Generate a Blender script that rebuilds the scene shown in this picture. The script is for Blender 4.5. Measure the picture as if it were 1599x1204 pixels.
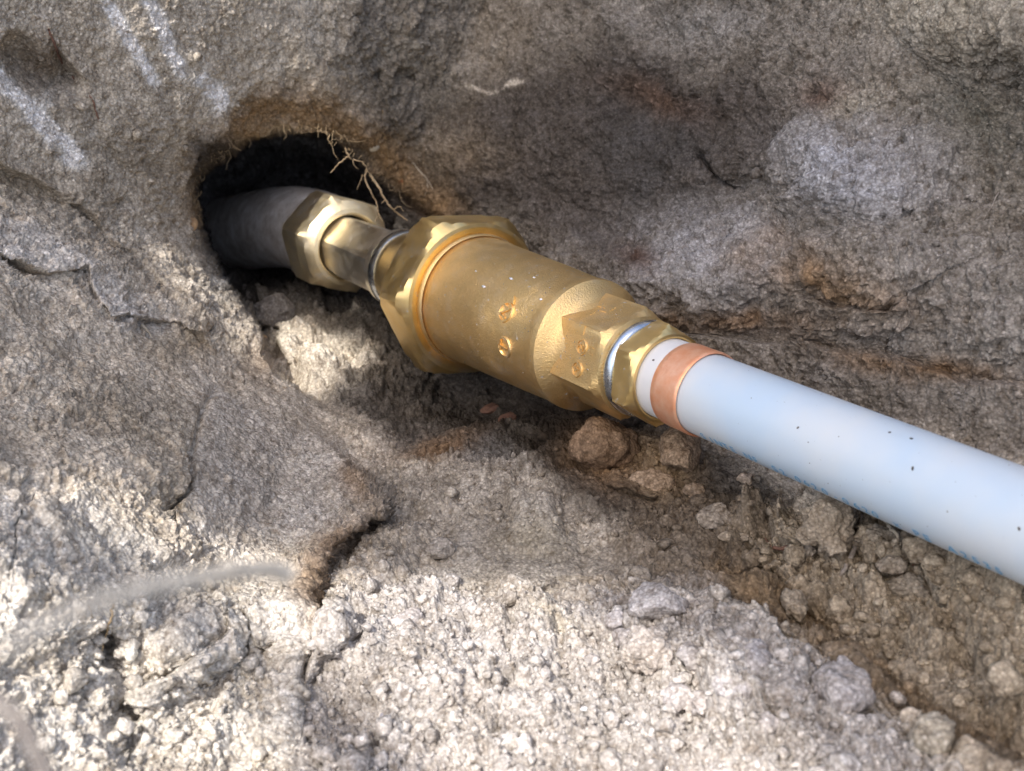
import bpy, bmesh, math, random
import numpy as np
from mathutils import Vector, Matrix
R = math.radians
random.seed(7); rng = np.random.default_rng(11)
sc = bpy.context.scene
for o in list(bpy.data.objects): bpy.data.objects.remove(o)

# ------------------------------------------------------------------ camera, sky, sun, exposure
# all shapes are worked out in centimetres in a frame (right, up, forward) and turned into world metres
PITCH = R(35.0); CP, SP = math.cos(PITCH), math.sin(PITCH)
CAMH = 0.60; F = 1800.0; CX, CY = 799.5, 602.0
def W(p):
    p = np.asarray(p, float)
    r, u, f = p[..., 0], p[..., 1], p[..., 2]
    return np.stack([r, u*SP + f*CP, u*CP - f*SP], -1)*0.01 + np.array([0, 0, CAMH])
def PX(x, y, z):
    """point that stands z cm deep along the line of sight through photo position x, y"""
    x = np.asarray(x, float); y = np.asarray(y, float); z = np.asarray(z, float)
    return np.stack([(x-CX)/F*z, -(y-CY)/F*z, z+0*x], -1)

cam = bpy.data.cameras.new('camera'); camo = bpy.data.objects.new('camera', cam)
sc.collection.objects.link(camo); sc.camera = camo
camo.location = (0, 0, CAMH); camo.rotation_euler = (R(90)-PITCH, 0, 0)
cam.sensor_width = 36; cam.lens = 36*F/1599; cam.clip_start = 0.005; cam.clip_end = 50
cam.dof.use_dof = True; cam.dof.focus_distance = 0.365; cam.dof.aperture_fstop = 23

SUN_AZ, SUN_EL = R(-146), R(61)                     # azimuth clockwise from the view direction
SUN = np.array([math.sin(SUN_AZ)*math.cos(SUN_EL), math.cos(SUN_AZ)*math.cos(SUN_EL), math.sin(SUN_EL)])
w = bpy.data.worlds.new('World'); sc.world = w; w.use_nodes = True
nt = w.node_tree; bg = nt.nodes['Background']
sky = nt.nodes.new('ShaderNodeTexSky'); sky.sky_type = 'NISHITA'; sky.sun_disc = False
sky.sun_elevation = SUN_EL; sky.sun_rotation = SUN_AZ; sky.dust_density = 4.5; sky.ozone_density = 1.0; sky.air_density = 1.0
nt.links.new(sky.outputs[0], bg.inputs[0]); bg.inputs[1].default_value = 0.15
sl = bpy.data.lights.new('sun', 'SUN'); sl.energy = 2.5; sl.angle = R(.6); sl.color = (1, .97, .94)
so = bpy.data.objects.new('sun', sl); sc.collection.objects.link(so)
so.rotation_euler = Vector(SUN).to_track_quat('Z', 'Y').to_euler(); so.location = (0, 0, 3)
sc.view_settings.view_transform = 'Standard'; sc.view_settings.look = 'None'
sc.view_settings.exposure = 0.92; sc.view_settings.use_white_balance = True; sc.view_settings.white_balance_temperature = 6750; sc.view_settings.gamma = 1; sc.view_settings.use_curve_mapping = False

# ------------------------------------------------------------------ numpy noise
TAB = rng.random((64, 64, 64)).astype(np.float32)*2-1
def vnoise(P, s, off=0.0):
    q = (P/s + off).astype(np.float32)
    i = np.floor(q).astype(np.int32); f = q-i; f = f*f*(3-2*f); i &= 63; j = (i+1) & 63
    x0, y0, z0 = i[..., 0], i[..., 1], i[..., 2]; x1, y1, z1 = j[..., 0], j[..., 1], j[..., 2]
    fx, fy, fz = f[..., 0], f[..., 1], f[..., 2]
    a = TAB[x0, y0, z0]*(1-fx)+TAB[x1, y0, z0]*fx; b = TAB[x0, y1, z0]*(1-fx)+TAB[x1, y1, z0]*fx
    c = TAB[x0, y0, z1]*(1-fx)+TAB[x1, y0, z1]*fx; d = TAB[x0, y1, z1]*(1-fx)+TAB[x1, y1, z1]*fx
    return (a*(1-fy)+b*fy)*(1-fz)+(c*(1-fy)+d*fy)*fz
def fbm(P, s, n=4, off=0.0, gain=.5, billow=False):
    r = 0; a = 1.0; t = 0
    for k in range(n):
        v = vnoise(P, s, off+k*7.31)
        if billow: v = 2*np.abs(v)**.8-.75
        r = r+a*v; t += a; a *= gain; s *= .49
    return r/t
def sst(a, b, x):
    t = np.clip((x-a)/(b-a), 0, 1); return t*t*(3-2*t)
def crumb(u, v, cell, seed, keep=.7):
    """rounded grains scattered on a plane: height of the tallest grain above each point"""
    cu = u/cell; cv = v/cell; iu = np.floor(cu).astype(np.int64); iv = np.floor(cv).astype(np.int64)
    out = np.zeros(u.shape, np.float32)
    for du in (-1, 0, 1):
        for dv in (-1, 0, 1):
            a = iu+du; b = iv+dv
            h = (a*73856093 ^ b*19349663 ^ seed*83492791) & 0xffffff
            h1 = ((h*1103515245+12345) & 0xffffff)/16777216.; h2 = ((h*22695477+1) & 0xffffff)/16777216.
            h3 = ((h*69069+907133923) & 0xffffff)/16777216.; h4 = ((h*134775813+7) & 0xffffff)/16777216.
            rr = .25+.5*h3*h3
            dx = cu-(a+.2+.6*h1); dy = cv-(b+.2+.6*h2)
            th = h4*6.28; ca = np.cos(th); sa = np.sin(th)
            e = 1+.5*h1
            q = ((dx*ca+dy*sa)*e)**2+(-dx*sa+dy*ca)**2
            z = np.sqrt(np.maximum(0, rr*rr-q))*(h4 < keep)
            out = np.maximum(out, z)
    return out*cell

# ------------------------------------------------------------------ materials
def mat(name):
    m = bpy.data.materials.new(name); m.use_nodes = True
    return m, m.node_tree, m.node_tree.nodes['Principled BSDF']
def N(t, k, **kw):
    n = t.nodes.new(k)
    for a, b in kw.items(): setattr(n, a, b)
    return n
def noise_node(t, scale, detail=6, rough=.6, vec=None):
    n = N(t, 'ShaderNodeTexNoise'); n.inputs['Scale'].default_value = scale
    n.inputs['Detail'].default_value = detail; n.inputs['Roughness'].default_value = rough
    if vec is None: vec = N(t, 'ShaderNodeNewGeometry').outputs['Position']
    t.links.new(vec, n.inputs['Vector']); return n
def ramp(t, src, stops):
    r = N(t, 'ShaderNodeValToRGB'); e = r.color_ramp.elements
    e[0].position, e[0].color = stops[0][0], (*stops[0][1], 1); e[1].position, e[1].color = stops[1][0], (*stops[1][1], 1)
    for p, c in stops[2:]:
        q = e.new(p); q.color = (*c, 1)
    t.links.new(src, r.inputs[0]); return r
def mul(t, a, b, fac=1.0, mode='MULTIPLY'):
    m = N(t, 'ShaderNodeMix', data_type='RGBA', blend_type=mode); m.inputs[0].default_value = fac
    t.links.new(a, m.inputs[6])
    if isinstance(b, tuple): m.inputs[7].default_value = (*b, 1)
    else: t.links.new(b, m.inputs[7])
    return m.outputs[2]
def bump(t, b, src, dist, strength=1.0):
    n = N(t, 'ShaderNodeBump'); n.inputs['Distance'].default_value = dist; n.inputs['Strength'].default_value = strength
    t.links.new(src, n.inputs['Height']); t.links.new(n.outputs[0], b.inputs['Normal']); return n

def soil_material(name, attr=None, col=(.3, .27, .24)):
    m, t, b = mat(name)
    if attr:
        a = N(t, 'ShaderNodeAttribute'); a.attribute_name = attr; c = a.outputs['Color']
    else:
        a = N(t, 'ShaderNodeRGB'); a.outputs[0].default_value = (*col, 1); c = a.outputs[0]
    pos = N(t, 'ShaderNodeNewGeometry').outputs['Position']
    def vor(scale, rnd=1.0):
        v = N(t, 'ShaderNodeTexVoronoi'); v.inputs['Scale'].default_value = scale; v.inputs['Randomness'].default_value = rnd
        t.links.new(pos, v.inputs['Vector']); return v
    v1 = vor(1150); v2 = vor(420)
    n2 = noise_node(t, 300, 4, .65, pos)
    n3 = noise_node(t, 60, 5, .65, pos)
    g1 = ramp(t, v1.outputs['Color'], [(0, (.60, .58, .56)), (.45, (.95, .94, .93)), (.8, (1.15, 1.14, 1.12)), (1, (1.6, 1.6, 1.62))])
    g2 = ramp(t, v2.outputs['Color'], [(0, (.80, .78, .76)), (.35, (.98, .98, .98)), (1, (1.12, 1.12, 1.11))])
    e1 = ramp(t, v1.outputs['Distance'], [(.25, (1.06, 1.06, 1.06)), (.75, (.74, .72, .70))])
    r2 = ramp(t, n2.outputs[0], [(.33, (.62, .58, .54)), (.46, (.98, .98, .98)), (.66, (1.12, 1.12, 1.12))])
    r3 = ramp(t, n3.outputs[0], [(.35, (.84, .81, .77)), (.65, (1.1, 1.1, 1.11))])
    c = mul(t, c, g1.outputs[0]); c = mul(t, c, g2.outputs[0]); c = mul(t, c, e1.outputs[0]); c = mul(t, c, r2.outputs[0]); c = mul(t, c, r3.outputs[0])
    hs_ = N(t, 'ShaderNodeMath', operation='MULTIPLY_ADD'); t.links.new(v2.outputs['Distance'], hs_.inputs[0]); hs_.inputs[1].default_value = -.4; t.links.new(n2.outputs[0], hs_.inputs[2])
    h2_ = N(t, 'ShaderNodeMath', operation='MULTIPLY_ADD'); t.links.new(v1.outputs['Distance'], h2_.inputs[0]); h2_.inputs[1].default_value = -.45; t.links.new(hs_.outputs[0], h2_.inputs[2])
    t.links.new(c, b.inputs['Base Color']); b.inputs['Roughness'].default_value = .95
    b.inputs['Specular IOR Level'].default_value = .15
    bump(t, b, h2_.outputs[0], .0009, .7)
    return m
M = {}
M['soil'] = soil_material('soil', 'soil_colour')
M['topsoil'] = soil_material('topsoil', None, (.22, .19, .15))

def brass(name, base, rough, bscale, bdist, bstr, blot=.25, dust=.12):
    m, t, b = mat(name); b.inputs['Metallic'].default_value = 1
    geo = N(t, 'ShaderNodeTexCoord').outputs['Object']
    n = noise_node(t, 90, 5, .65, geo)
    r = ramp(t, n.outputs[0], [(.3, tuple(c*(1-blot) for c in base)), (.6, base)])
    n2 = noise_node(t, bscale, 3, .6, geo)
    # dusty dull film lying in patches
    d = noise_node(t, 55, 6, .7, geo)
    dr = ramp(t, d.outputs[0], [(.48, (0, 0, 0)), (.72, (1, 1, 1))])
    t.links.new(r.outputs[0], b.inputs['Base Color'])
    rr = N(t, 'ShaderNodeMapRange'); rr.inputs[3].default_value = rough; rr.inputs[4].default_value = rough+.16
    t.links.new(dr.outputs[0], rr.inputs[0]); t.links.new(rr.outputs[0], b.inputs['Roughness'])
    bump(t, b, n2.outputs[0], bdist, bstr)
    # small pale oxide specks
    dd = noise_node(t, 130, 7, .75, geo); ddr = ramp(t, dd.outputs[0], [(.50, (0, 0, 0)), (.66, (1, 1, 1))])
    sp = noise_node(t, 420, 2, .5, geo)
    sr = ramp(t, sp.outputs[0], [(.70, (0, 0, 0)), (.74, (1, 1, 1))])
    dm = N(t, 'ShaderNodeMath', operation='MULTIPLY'); t.links.new(sr.outputs[0], dm.inputs[0]); dm.inputs[1].default_value = .5
    da = N(t, 'ShaderNodeMath', operation='MULTIPLY_ADD', use_clamp=True); t.links.new(ddr.outputs[0], da.inputs[0]); da.inputs[1].default_value = dust; t.links.new(dm.outputs[0], da.inputs[2]); dm = da
    mx = N(t, 'ShaderNodeMixShader'); df = N(t, 'ShaderNodeBsdfDiffuse'); df.inputs[0].default_value = (.5, .48, .44, 1)
    t.links.new(dm.outputs[0], mx.inputs[0]); t.links.new(b.outputs[0], mx.inputs[1]); t.links.new(df.outputs[0], mx.inputs[2])
    t.links.new(mx.outputs[0], t.nodes['Material Output'].inputs[0])
    return m
M['cast'] = brass('cast_brass', (.89, .63, .29), .42, 1700, .0003, .8, .13, .12)
M['machined'] = brass('machined_brass', (.97, .71, .31), .34, 600, .00006, .35, .12)
M['pale_brass'] = brass('pale_brass', (.95, .80, .52), .28, 500, .00008, .4, .15)
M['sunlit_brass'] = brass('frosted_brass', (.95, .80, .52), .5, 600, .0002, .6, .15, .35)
M['silvery_brass'] = brass('silvery_brass', (.93, .87, .74), .32, 600, .0001, .5, .12, .2)
M['steel'] = brass('silver_seal', (.72, .78, .86), .22, 900, .0001, .6, .35)
m, t, b = mat('copper'); b.inputs['Metallic'].default_value = .6; b.inputs['Roughness'].default_value = .42
n = noise_node(t, 160, 6, .65); r = ramp(t, n.outputs[0], [(.3, (.90, .36, .18)), (.65, (1.0, .58, .38))])
t.links.new(r.outputs[0], b.inputs['Base Color']); n = noise_node(t, 700, 3, .6); bump(t, b, n.outputs[0], .0002, .7); M['copper'] = m
m, t, b = mat('milky_plastic'); b.inputs['Base Color'].default_value = (.70, .80, .90, 1); b.inputs['Roughness'].default_value = .33
n = noise_node(t, 28, 3, .5); r = ramp(t, n.outputs[0], [(.35, (.50, .62, .74)), (.65, (.62, .66, .69))]); t.links.new(r.outputs[0], b.inputs['Base Color'])
b.inputs['Subsurface Weight'].default_value = .35; b.inputs['Subsurface Radius'].default_value = (.9, 1.0, 1.2); b.inputs['Subsurface Scale'].default_value = .006
n = noise_node(t, 900, 3, .6); bump(t, b, n.outputs[0], .00004, .5); M['plastic'] = m
m, t, b = mat('white_insert'); b.inputs['Base Color'].default_value = (.66, .66, .66, 1); b.inputs['Roughness'].default_value = .45; M['insert'] = m
m, t, b = mat('blue_print'); b.inputs['Base Color'].default_value = (.12, .38, .62, 1); b.inputs['Roughness'].default_value = .5; M['print'] = m
m, t, b = mat('dirty_grey_pipe'); n = noise_node(t, 110, 8, .75)
r = ramp(t, n.outputs[0], [(.34, (.36, .31, .27)), (.52, (.60, .56, .52)), (.68, (.82, .80, .79))]); t.links.new(r.outputs[0], b.inputs['Base Color'])
b.inputs['Roughness'].default_value = .85; bump(t, b, n.outputs[0], .0012, .6); M['grey_pipe'] = m
def plain(name, c0, c1, scale=250, rough=.85):
    m, t, b = mat(name); n = noise_node(t, scale, 5, .7)
    r = ramp(t, n.outputs[0], [(.35, c0), (.65, c1)]); t.links.new(r.outputs[0], b.inputs['Base Color'])
    b.inputs['Roughness'].default_value = rough; bump(t, b, n.outputs[0], .0004, .6); return m
M['root'] = plain('root', (.22, .15, .08), (.42, .31, .18))
M['pale_root'] = plain('pale_root', (.36, .31, .24), (.60, .53, .42))
M['grey_root'] = plain('grey_root', (.20, .17, .15), (.38, .34, .30))
M['red_root'] = plain('red_root', (.10, .05, .035), (.24, .13, .09))
M['blond_root'] = plain('blond_root', (.72, .64, .53), (.84, .77, .66), 60)
M['amber'] = plain('amber_stone', (.30, .17, .08), (.50, .33, .18))
M['slate'] = plain('slate_stone', (.24, .23, .26), (.36, .35, .38))
M['quartz'] = plain('quartz', (.7, .72, .75), (.88, .88, .88), 300, .5)
M['orange'] = plain('orange_stone', (.28, .10, .04), (.45, .20, .10))
M['speck'] = plain('dark_grit', (.05, .05, .05), (.14, .12, .10))

# ------------------------------------------------------------------ object helpers
def mesh_obj(name, V, faces, m, parent=None, origin=None, smooth=True, sharp=None):
    """V in centimetres in the (right, up, forward) frame"""
    V = W(V)
    if parent is not None: o0 = np.array(parent.matrix_world.translation) if parent.parent is None else np.array(parent.location)+np.array(parent.parent.location)
    elif origin is not None: o0 = W(origin)
    else: o0 = V.mean(0)
    me = bpy.data.meshes.new(name)
    V = V-o0
    if isinstance(faces, np.ndarray):
        k = faces.shape[1]; me.vertices.add(len(V)); me.vertices.foreach_set('co', V.astype(np.float32).ravel())
        me.loops.add(faces.size); me.loops.foreach_set('vertex_index', faces.astype(np.int32).ravel())
        me.polygons.add(len(faces)); me.polygons.foreach_set('loop_start', np.arange(0, faces.size, k, dtype=np.int32))
        me.update(calc_edges=True)
    else:
        me.from_pydata([tuple(v) for v in V], [], faces); me.update()
    me.polygons.foreach_set('use_smooth', [smooth]*len(me.polygons))
    if sharp is not None and smooth: me.set_sharp_from_angle(angle=R(sharp))
    me.materials.append(m)
    o = bpy.data.objects.new(name, me); sc.collection.objects.link(o)
    if parent is None: o.location = o0
    else:
        o.parent = parent; o.location = (0, 0, 0)
    return o
def tag(o, label=None, cat=None, group=None, kind=None):
    if label: o['label'] = label
    if cat: o['category'] = cat
    if group: o['group'] = group
    if kind: o['kind'] = kind
    return o
def empty(name, p, label, cat, group=None):
    o = bpy.data.objects.new(name, None); sc.collection.objects.link(o); o.location = W(p); o.empty_display_size = .01
    bpy.context.view_layer.update()
    return tag(o, label, cat, group)

# ------------------------------------------------------------------ the soil: one sheet, depth worked out from planes
STEP = 1.6
def axis(a0, a1, lo, hi):
    c = np.arange(a0, a1, STEP); g = [a0]; s = STEP
    while g[-1] > lo: s *= 1.16; g.append(g[-1]-s)
    h = [c[-1]]; s = STEP
    while h[-1] < hi: s *= 1.16; h.append(h[-1]+s)
    return np.concatenate([np.array(g[1:][::-1]), c, np.array(h[1:])])
gx = axis(-70, 1672, -2600, 4200); gy = axis(-60, 1268, -3600, 3300)
X, Y = np.meshgrid(gx, gy); X = X.astype(np.float64); Y = Y.astype(np.float64)
def warp(X, Y, amp, s, off=0):
    Q = np.stack([X, Y, 0*X+off], -1)
    return X+amp*fbm(Q, s, 4, off), Y+amp*fbm(Q, s, 4, off+31.7)
A0 = np.array([5.90, -.288, 34.6]); D = np.array([-.5415, .2725, .799]); D /= np.linalg.norm(D)
U = np.array([0, CP, -SP]); HH = np.array([-.83, -.32, -.458]); HH -= HH.dot(D)*D; HH /= np.linalg.norm(HH)
NF = U-U.dot(D)*D; NF -= NF.dot(HH)*HH; NF /= np.linalg.norm(NF)
def plane_w(n, p):
    n = np.array(n); c = n.dot(np.array(p))
    return lambda X, Y: (n[0]*(X-CX)/F - n[1]*(Y-CY)/F + n[2])/c
th = R(55); NW = NF*math.cos(th)+HH*math.sin(th)
floor_w = plane_w(NF, A0-NF*3.4)
wall_w = plane_w(NW, A0-HH*2.6-NF*3.0)
hz = np.array([-.83, -.32, -.458])
up_w = plane_w(hz, (9.7*1.9, 16.1*1.9, 43.7*1.9))
def endup_w(X, Y): return .0208-1.2e-5*(X-300)-.5e-5*(Y-300)
def endlo_w(X, Y): return .0303-1.8e-5*X+2e-5*(Y-600)
def smax(ws, k):
    m = np.maximum.reduce(ws); return m+k*np.log(sum(np.exp((q-m)/k) for q in ws))
def sdpoly(X, Y, pts):
    """signed distance to a polygon, positive inside"""
    d = np.full(X.shape, 1e9); ins = np.zeros(X.shape, bool); n = len(pts)
    for i in range(n):
        ax, ay = pts[i]; bx, by = pts[(i+1) % n]; ex, ey = bx-ax, by-ay
        wx, wy = X-ax, Y-ay; t = np.clip((wx*ex+wy*ey)/(ex*ex+ey*ey), 0, 1)
        d = np.minimum(d, (wx-t*ex)**2+(wy-t*ey)**2)
        c = ((ay > Y) != (by > Y)) & (X < (bx-ax)*(Y-ay)/((by-ay) or 1e-9)+ax); ins ^= c
    d = np.sqrt(d); return np.where(ins, d, -d)
def sdline(X, Y, pts):
    """distance to an open polyline and the side (positive on its left hand as drawn, y down)"""
    d = np.full(X.shape, 1e18); s = np.zeros(X.shape); tt = np.zeros(X.shape); n = len(pts)
    for i in range(n-1):
        ax, ay = pts[i]; bx, by = pts[i+1]; ex, ey = bx-ax, by-ay
        wx, wy = X-ax, Y-ay; t = np.clip((wx*ex+wy*ey)/(ex*ex+ey*ey), 0, 1)
        q = (wx-t*ex)**2+(wy-t*ey)**2; sel = q < d
        d = np.where(sel, q, d); s = np.where(sel, np.sign(ex*wy-ey*wx), s); tt = np.where(sel, (i+t)/(n-1), tt)
    return np.sqrt(d)*s, tt
def blob(X, Y, cx, cy, rx, ry, rot=0):
    a = R(rot); dx, dy = X-cx, Y-cy
    u = (dx*math.cos(a)+dy*math.sin(a))/rx; v = (-dx*math.sin(a)+dy*math.cos(a))/ry
    return np.exp(-(u*u+v*v))
def dome(X, Y, cx, cy, rx, ry, rot=0):
    a = R(rot); dx, dy = X-cx, Y-cy
    u = (dx*math.cos(a)+dy*math.sin(a))/rx; v = (-dx*math.sin(a)+dy*math.cos(a))/ry
    return np.maximum(0, 1-(u*u+v*v))**.5

XW, YW = warp(X, Y, 13, 60, 3.3)
XW2, YW2 = warp(X, Y, 34, 150, 8.1)
XF, YF = warp(X, Y, 7, 16, 5.5)
HOLE = [(404, 520), (392, 500), (372, 468), (345, 432), (327, 392), (312, 350), (302, 308), (307, 282), (328, 258), (352, 245), (372, 232), (394, 212),
        (420, 206), (452, 204), (482, 206), (512, 208), (532, 226), (548, 243), (568, 256), (588, 276), (612, 300), (640, 326), (690, 350), (800, 420),
        (860, 520), (800, 640), (640, 700), (500, 640), (430, 585), (408, 550)]
hs = sdpoly(X+(XF-X)*.8, Y+(YF-Y)*.8, HOLE)
hole = sst(-3, 5, hs)
wf = floor_w(X, Y); ww = wall_w(X, Y); wu = up_w(X, Y)
far = 1/66.
w_end = smax([endup_w(X, Y), endlo_w(X, Y)], .0004)
BIG = -1.0
w_open = smax([wf, ww, wu, 0*X+far], .0004)
w_all = smax([w_open, w_end], .0006)
wz = w_open*hole + w_all*(1-hole)
Z = 1/np.maximum(wz, .008)
Z *= 1+np.maximum(0, -60-Y)/1800*.75      # beyond the picture the sides lean back
Z *= 1+np.maximum(0, -70-X)/1800*1.5
# rounded lip round the top of the opening, then the deeper back of the tunnel
rim = np.exp(-np.maximum(0, -hs)/34.)*(1-hole)*sst(560, 420, Y)
Z += rim*2.6
tun = hole*sst(0, 60, hs)*sst(460, 330, Y+.35*(X-450))*sst(640, 560, X)
Z += tun*5
# left mass: stands proud of the trench floor and ends in a broken edge
BLOCK = [(-900, -900), (395, 500), (425, 600), (520, 690), (560, 740), (608, 772), (612, 800), (575, 812), (530, 850), (490, 905), (472, 960), (505, 1010), (470, 1090), (490, 1300), (400, 3400), (-2700, 3400)]
bs = sdpoly(XF, YF, BLOCK); nbp = fbm(np.stack([X, Y, 0*X], -1), 22, 3, 77.)
lift = sst(-16, 10, bs+5*nbp)*sst(560, 720, Y)*sst(0, 60, 700-X)
Z -= lift*(1.5*sst(1150, 900, Y)+.5)*(1-.55*sst(0, 170, bs))
Z += .45*np.exp(-(np.maximum(0, -bs)/26.)**2)*(1-lift)*sst(600, 780, Y)*sst(1050, 900, Y)
def scarp(pts, h, wid, fade=120, XX=None, YY=None):
    """nearer on the side that is positive"""
    global Z
    d, t = sdline(XW if XX is None else XX, YW if YY is None else YY, pts)
    e = np.clip(np.minimum(t, 1-t)*8, 0, 1)
    Z -= h*e*np.where(d > 0, np.exp(-np.maximum(0, d)/fade), 0)*sst(0, wid, d) - .2*h*e*np.exp(-(np.minimum(0, d)/14.)**2)*(d < 0)
def groove(pts, h, wid):
    global Z
    d, t = sdline(XW, YW, pts); e = np.clip(np.minimum(t, 1-t)*10, 0, 1)
    Z += h*e*np.exp(-(d/wid)**2)
def hump(cx, cy, rx, ry, rot, h, hard=False):
    global Z
    Z -= h*(dome if hard else blob)(XW2, YW2, cx, cy, rx, ry, rot)
# left face: scarps and the troweled bands
scarp([(-60, 385), (60, 425), (120, 440), (170, 495), (270, 505), (330, 560)][::-1], .8, 6, 90)
scarp([(-60, 250), (40, 285), (120, 330), (230, 430), (300, 500)][::-1], .7, 14, 70)
groove([(345, 590), (318, 640), (300, 690), (290, 770), (262, 800), (262, 890)], .55, 7)
groove([(70, 60), (120, 160), (165, 230), (215, 300)], .25, 12)
groove([(0, 60), (45, 110), (80, 130), (110, 105)], 1.2, 22)
scarp([(-60, 720), (40, 740), (30, 790), (90, 800)], .5, 10, 60)
groove([(150, 960), (190, 1050), (200, 1120), (190, 1210)], .8, 12)
scarp([(200, 1075), (260, 1050), (330, 1000), (345, 960)], .8, 9, 50)
hump(230, 690, 170, 90, 20, .7); hump(440, 640, 90, 50, 20, .5); hump(440, 770, 120, 60, -20, .6)
hump(80, 880, 160, 90, 20, .9); hump(420, 960, 70, 60, 0, 1.0); hump(280, 1010, 60, 60, 0, .7)
groove([(505, 900), (480, 1000), (470, 1080), (480, 1200)], .7, 10)
# under the fitting
hump(720, 630, 170, 70, 25, -3.2); hump(900, 680, 150, 55, 25, -2.4)
hump(500, 580, 75, 45, 15, 1.0); hump(450, 500, 50, 40, 0, .9); hump(560, 680, 80, 40, 20, .7)
hump(960, 715, 90, 60, 10, 1.3, False)
scarp([(1040, 800), (960, 775), (890, 720)], .7, 10, 60)
groove([(640, 560), (720, 630), (820, 680)], .8, 18)
# trench wall on the right: rounded masses left by the spade
hump(1330, 275, 115, 75, 15, 2.1); hump(1345, 405, 110, 60, 10, 1.5); hump(1240, 350, 40, 60, 20, -.9)
hump(1120, 425, 155, 75, 0, 2.3); hump(1500, 480, 150, 80, 20, .9)
hump(1330, 130, 80, 60, 0, .8); hump(1040, 170, 120, 60, 0, -1.0); hump(1150, 295, 60, 35, 0, -1.1)
hump(950, 330, 110, 60, 10, -1.4); hump(1560, 200, 90, 110, 0, -1.0); hump(760, 190, 160, 80, 0, .6); hump(1560, 30, 140, 60, 0, 1.4)
hump(640, 70, 120, 130, 0, 1.6)
scarp([(985, 512), (1120, 528), (1230, 525), (1330, 548), (1420, 560), (1500, 590), (1680, 620)], .9, 10, 150)
scarp([(1240, 450), (1300, 470), (1390, 480), (1420, 455), (1440, 505)], .6, 8, 50)
groove([(1090, 240), (1150, 285), (1165, 300)], .9, 9); groove([(625, 118), (655, 122)], .8, 9); groove([(590, 118), (600, 124)], .6, 7)
# floor at bottom right: crusty shelf with a scraped brown face
scarp([(1120, 905), (1200, 905), (1255, 960), (1330, 1010), (1400, 1080), (1470, 1125), (1540, 1170), (1680, 1250)], 2.2, 26, 160)
groove([(1130, 930), (1220, 990), (1300, 1050), (1380, 1110), (1450, 1160)], .9, 38)
scarp([(1690, 900), (1500, 880), (1400, 905), (1290, 850), (1240, 800)], .5, 10, 90)
hump(1290, 800, 45, 65, 30, 1.2, True); hump(1540, 900, 80, 30, 25, .9)
hump(1130, 880, 110, 45, 10, -.6)
scarp([(1110, 960), (990, 925), (930, 905), (870, 905), (800, 950), (700, 985)][::-1], -.45, 12, 160)
hump(1035, 985, 70, 48, 20, .5); hump(700, 1080, 160, 80, 0, .6); hump(900, 1130, 160, 60, 0, .4)

P = PX(X, Y, Z)
def normals(P):
    du = np.gradient(P, axis=1)/np.maximum(1e-9, np.gradient(gx)[None, :, None]); dv = np.gradient(P, axis=0)/np.maximum(1e-9, np.gradient(gy)[:, None, None])
    n = np.cross(dv, du); n /= np.linalg.norm(n, axis=-1, keepdims=True)+1e-12
    return n*np.sign(-(n*P).sum(-1, keepdims=True))
Nn = normals(P)
for k_ in (2, 4, 7, 4):
    for ax_ in (0, 1):
        Nn = .5*Nn+.25*(np.roll(Nn, k_, ax_)+np.roll(Nn, -k_, ax_))
Nn[..., 2] = np.minimum(Nn[..., 2], -.12)
Nn /= np.linalg.norm(Nn, axis=-1, keepdims=True)
# zones (0..1): how loose and crumbly the soil is
def zone(pts, soft):
    return sst(-soft, soft, sdpoly(XW2, YW2, pts))
loose = np.maximum.reduce([
    zone([(600, 900), (860, 930), (960, 900), (1120, 930), (1420, 1110), (1650, 1250), (1650, 3000), (480, 3000), (480, 1000)], 30),
    zone([(1190, 760), (1300, 780), (1700, 930), (1700, 1180), (1520, 1110), (1380, 1020), (1250, 940), (1130, 870)], 25),
    .7*zone([(560, 600), (760, 640), (900, 780), (1180, 800), (1100, 860), (900, 850), (640, 800)], 30),
    .65*zone([(80, 950), (220, 930), (460, 960), (470, 1300), (60, 1300)], 40),
    .6*zone([(380, 470), (600, 480), (640, 640), (430, 620)], 20)])
tight = np.maximum.reduce([zone([(230, 560), (520, 640), (580, 740), (440, 860), (300, 850), (280, 700)], 30),
    zone([(700, 770), (900, 800), (1000, 880), (860, 920), (640, 900)], 25), zone([(950, 560), (1600, 620), (1600, 720), (1150, 640)], 30), .85*zone([(-900, -900), (520, -900), (500, 60), (330, 170), (280, 260), (290, 420), (120, 320), (-900, 200)], 40), .6*zone([(-60, 480), (200, 530), (420, 560), (420, 700), (200, 720), (-60, 700)], 40)])
zc = Z
uu, vv = (X-CX)/F*zc, (Y-CY)/F*zc
uu = uu+.22*vnoise(P, .55, 2.2)+.09*vnoise(P, .2, 3.2)+.035*vnoise(P, .08, 1.7); vv = vv+.22*vnoise(P, .55, 9.2)+.09*vnoise(P, .2, 4.9)+.035*vnoise(P, .08, 8.8)
c1 = crumb(uu, vv, 1.5, 1, .55); c2 = crumb(uu, vv, .75, 2, .7); c3 = crumb(uu, vv, .36, 3, .8); c4 = crumb(uu, vv, .17, 4, .85); c5 = crumb(uu, vv, .095, 5, .9)
mid = fbm(P, 3.2, 4, 1.1); bil = fbm(P, 1.1, 4, 4.4, .55, True)
fine = fbm(P, .30, 3, 2.7, .65, True)
grain = vnoise(P, .085, 6.6)
patch = sst(-.15, .35, fbm(P, 4.5, 3, 12.2))
inh = hole*.5
cf = fbm(P, 3.0, 6, 51.3, .6); cf2 = fbm(P, 1.3, 5, 61.7, .62)
crust = .22*sst(.02, .07, cf)+.16*sst(-.16, -.12, cf)+.10*sst(.05, .10, cf2)-.16*sst(.20, .25, -cf2)
crust = crust*(1-.8*tight)
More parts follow.
